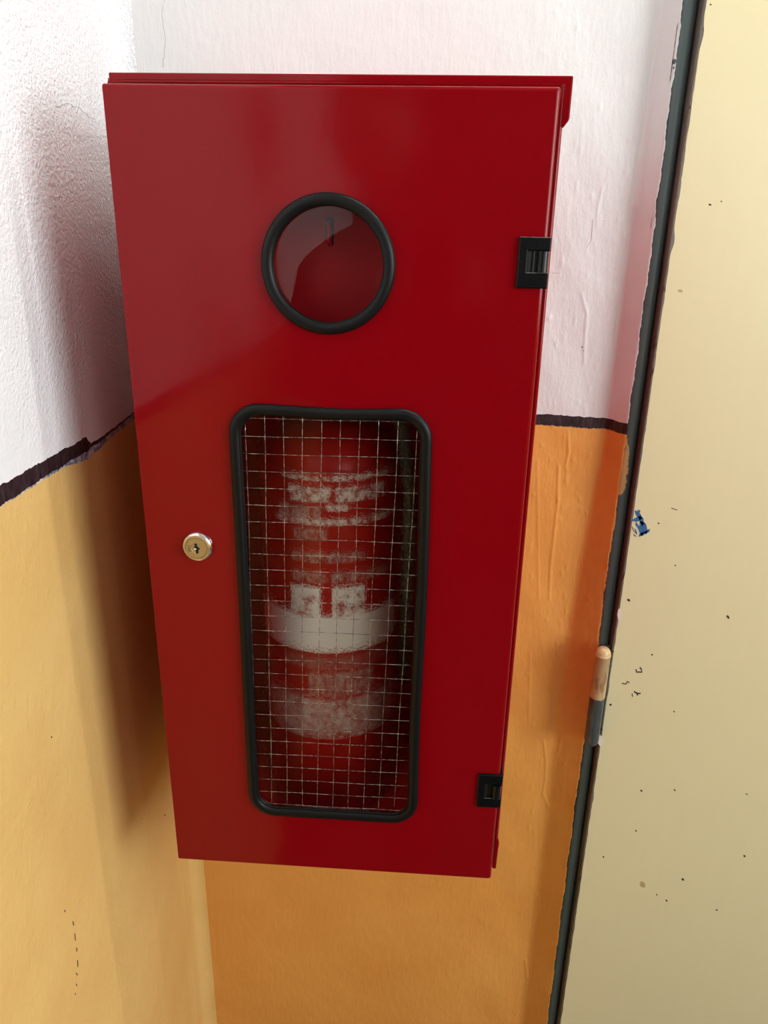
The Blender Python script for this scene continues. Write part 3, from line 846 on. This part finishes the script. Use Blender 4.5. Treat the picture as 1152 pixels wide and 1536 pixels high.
# ------------------------------------------------------------------ the photographer, who shows only as a dark reflection in the red lacquer
def skin_body(name, joints, bones, mat, parent=None, sub=2):
    keys = list(joints); me = bpy.data.meshes.new(name)
    me.from_pydata([joints[k][:3] for k in keys], [(keys.index(a), keys.index(b)) for a, b in bones], [])
    o = bpy.data.objects.new(name, me); scene.collection.objects.link(o)
    o.modifiers.new('skin', 'SKIN'); sb = o.modifiers.new('sub', 'SUBSURF'); sb.levels = sub; sb.render_levels = sub
    if not me.skin_vertices: me.skin_vertices.new()
    for i, k in enumerate(keys):
        rr = joints[k][3]; me.skin_vertices[0].data[i].radius = rr if isinstance(rr, tuple) else (rr, rr)
    me.skin_vertices[0].data[0].use_root = True
    bpy.context.view_layer.update()
    m2 = bpy.data.meshes.new_from_object(o.evaluated_get(bpy.context.evaluated_depsgraph_get()))
    bpy.data.objects.remove(o)
    m2.polygons.foreach_set('use_smooth', [True] * len(m2.polygons)); m2.materials.clear(); m2.materials.append(mat)
    o = bpy.data.objects.new(name, m2); scene.collection.objects.link(o)
    if parent: local(o, parent)
    return o
PX, PY = .152, -1.06
prs = empty('person', (PX, PY, ZF), 'person in a dark jacket and trousers taking the photograph, seen only as a dark reflection', 'person')
CLOTH = simple('dark cloth', (.012, .012, .014), .85).m; SKIN = simple('skin', (.26, .15, .11), .5).m; HAIR = simple('dark hair', (.012, .009, .007), .6).m
PH = (.262, -.655, .640)                         # the phone
J = {'pelvis': (PX, PY - .02, .08, (.145, .11)), 'waist': (PX, PY - .01, .26, (.14, .10)), 'chest': (PX, PY, .45, (.175, .115)), 'collar': (PX, PY, .58, (.12, .085)), 'neck': (PX - .01, PY + .01, .71, .056)}
BN = [('pelvis', 'waist'), ('waist', 'chest'), ('chest', 'collar'), ('collar', 'neck')]
for s_, n_ in ((-1, 'l'), (1, 'r')):
    J['sh' + n_] = (PX + s_ * .150, PY, .560, .062); J['el' + n_] = (PX + s_ * (.17 if s_ < 0 else .25), PY + .12, .33, .046); J['wr' + n_] = (PH[0] + s_ * .075, PH[1] - .065, .56, .030)
    J['hip' + n_] = (PX + s_ * .10, PY - .02, .0, .092); J['kn' + n_] = (PX + s_ * .12, PY + .02, -.40, .062); J['an' + n_] = (PX + s_ * .13, PY - .02, -.80, .042); J['to' + n_] = (PX + s_ * .16, PY + .17, -.835, .036)
    BN += [('collar', 'sh' + n_), ('sh' + n_, 'el' + n_), ('el' + n_, 'wr' + n_), ('pelvis', 'hip' + n_), ('hip' + n_, 'kn' + n_), ('kn' + n_, 'an' + n_), ('an' + n_, 'to' + n_)]
skin_body('body', J, BN, CLOTH, prs)
# head with nose, ears and hair
bm = bmesh.new(); bmesh.ops.create_icosphere(bm, subdivisions=4, radius=1)
for v in bm.verts:
    x, y, z = v.co
    wdt = .078 * (1 - .20 * max(0, -z)); dep = .098 * (1 - .10 * max(0, -z)); nose = .022 * math.exp(-(x / .16) ** 2 - ((z + .12) / .20) ** 2) * (y > 0)
    eye = -.008 * (math.exp(-((abs(x) - .38) / .16) ** 2 - ((z - .05) / .13) ** 2)) * (y > 0); lip = .005 * math.exp(-(x / .3) ** 2 - ((z + .47) / .07) ** 2) * (y > 0)
    v.co = (PX - .018 + x * wdt, PY + .03 + y * dep + nose + eye + lip, .870 + z * .122)
local(bm_obj('head', bm, SKIN, None, True), prs)
bm = bmesh.new(); bmesh.ops.create_icosphere(bm, subdivisions=4, radius=1)
for v in bm.verts:
    x, y, z = v.co; k = 1.0 if (z > .35 or y < .1) else .86
    v.co = (PX - .018 + x * .096 * k, PY + .018 + y * .106 * k, .887 + z * .130 * k)
local(bm_obj('hair', bm, HAIR, None, True), prs)
for s_ in (-1, 1):
    V, Fc = tube([(PX - .018 + s_ * .079, PY + .025, .830), (PX - .018 + s_ * .088, PY + .018, .855), (PX - .018 + s_ * .086, PY + .015, .880)], [.006, .010, .008], 10)
    local(mesh_obj('ear', V, Fc, SKIN, None, True), prs)
    wx, wy, wz = J['wrl' if s_ < 0 else 'wrr'][:3]
    HJ = {'w': (wx, wy, wz, .024), 'p': (wx - s_ * .006, wy + .030, wz + .035, (.036, .016))}; HB = [('w', 'p')]
    hx, hy, hz = HJ['p'][:3]
    skin_body('hand', HJ | {'q': (hx - s_ * .006, hy + .018, hz + .022, (.034, .013))}, HB + [('p', 'q')], SKIN, prs)
    for f in range(4):                            # four fingers round the back of the phone
        z0 = hz + .030 - f * .019; ln = (.9, 1, .95, .78)[f]
        V, Fc = tube([(hx, hy + .008, z0), (hx - s_ * .004, hy + .030 * ln, z0 + .006), (hx - s_ * .020, PH[1] - .004, z0 + .010), (hx - s_ * .020 - s_ * .022 * ln, PH[1] - .004 , z0 + .011)], [.010, .009, .008, .0065], 10)
        local(mesh_obj('finger', V, Fc, SKIN, None, True), prs)
    V, Fc = tube([(hx - s_ * .004, hy - .008, hz - .01), (hx - s_ * .020, PH[1] - .035, hz + .004), (hx - s_ * .034, PH[1] - .024, hz + .022)], [.012, .010, .008], 10)
    local(mesh_obj('thumb', V, Fc, SKIN, None, True), prs)
ph = box('phone', PH[0] - .037, PH[0] + .037, PH[1] - .0042, PH[1] + .0042, PH[2] - .110, PH[2] + .045, PLASTIC, None, .003, 3)
ph['label'] = 'black phone held up by the photographer in front of the cabinet'; ph['category'] = 'phone'
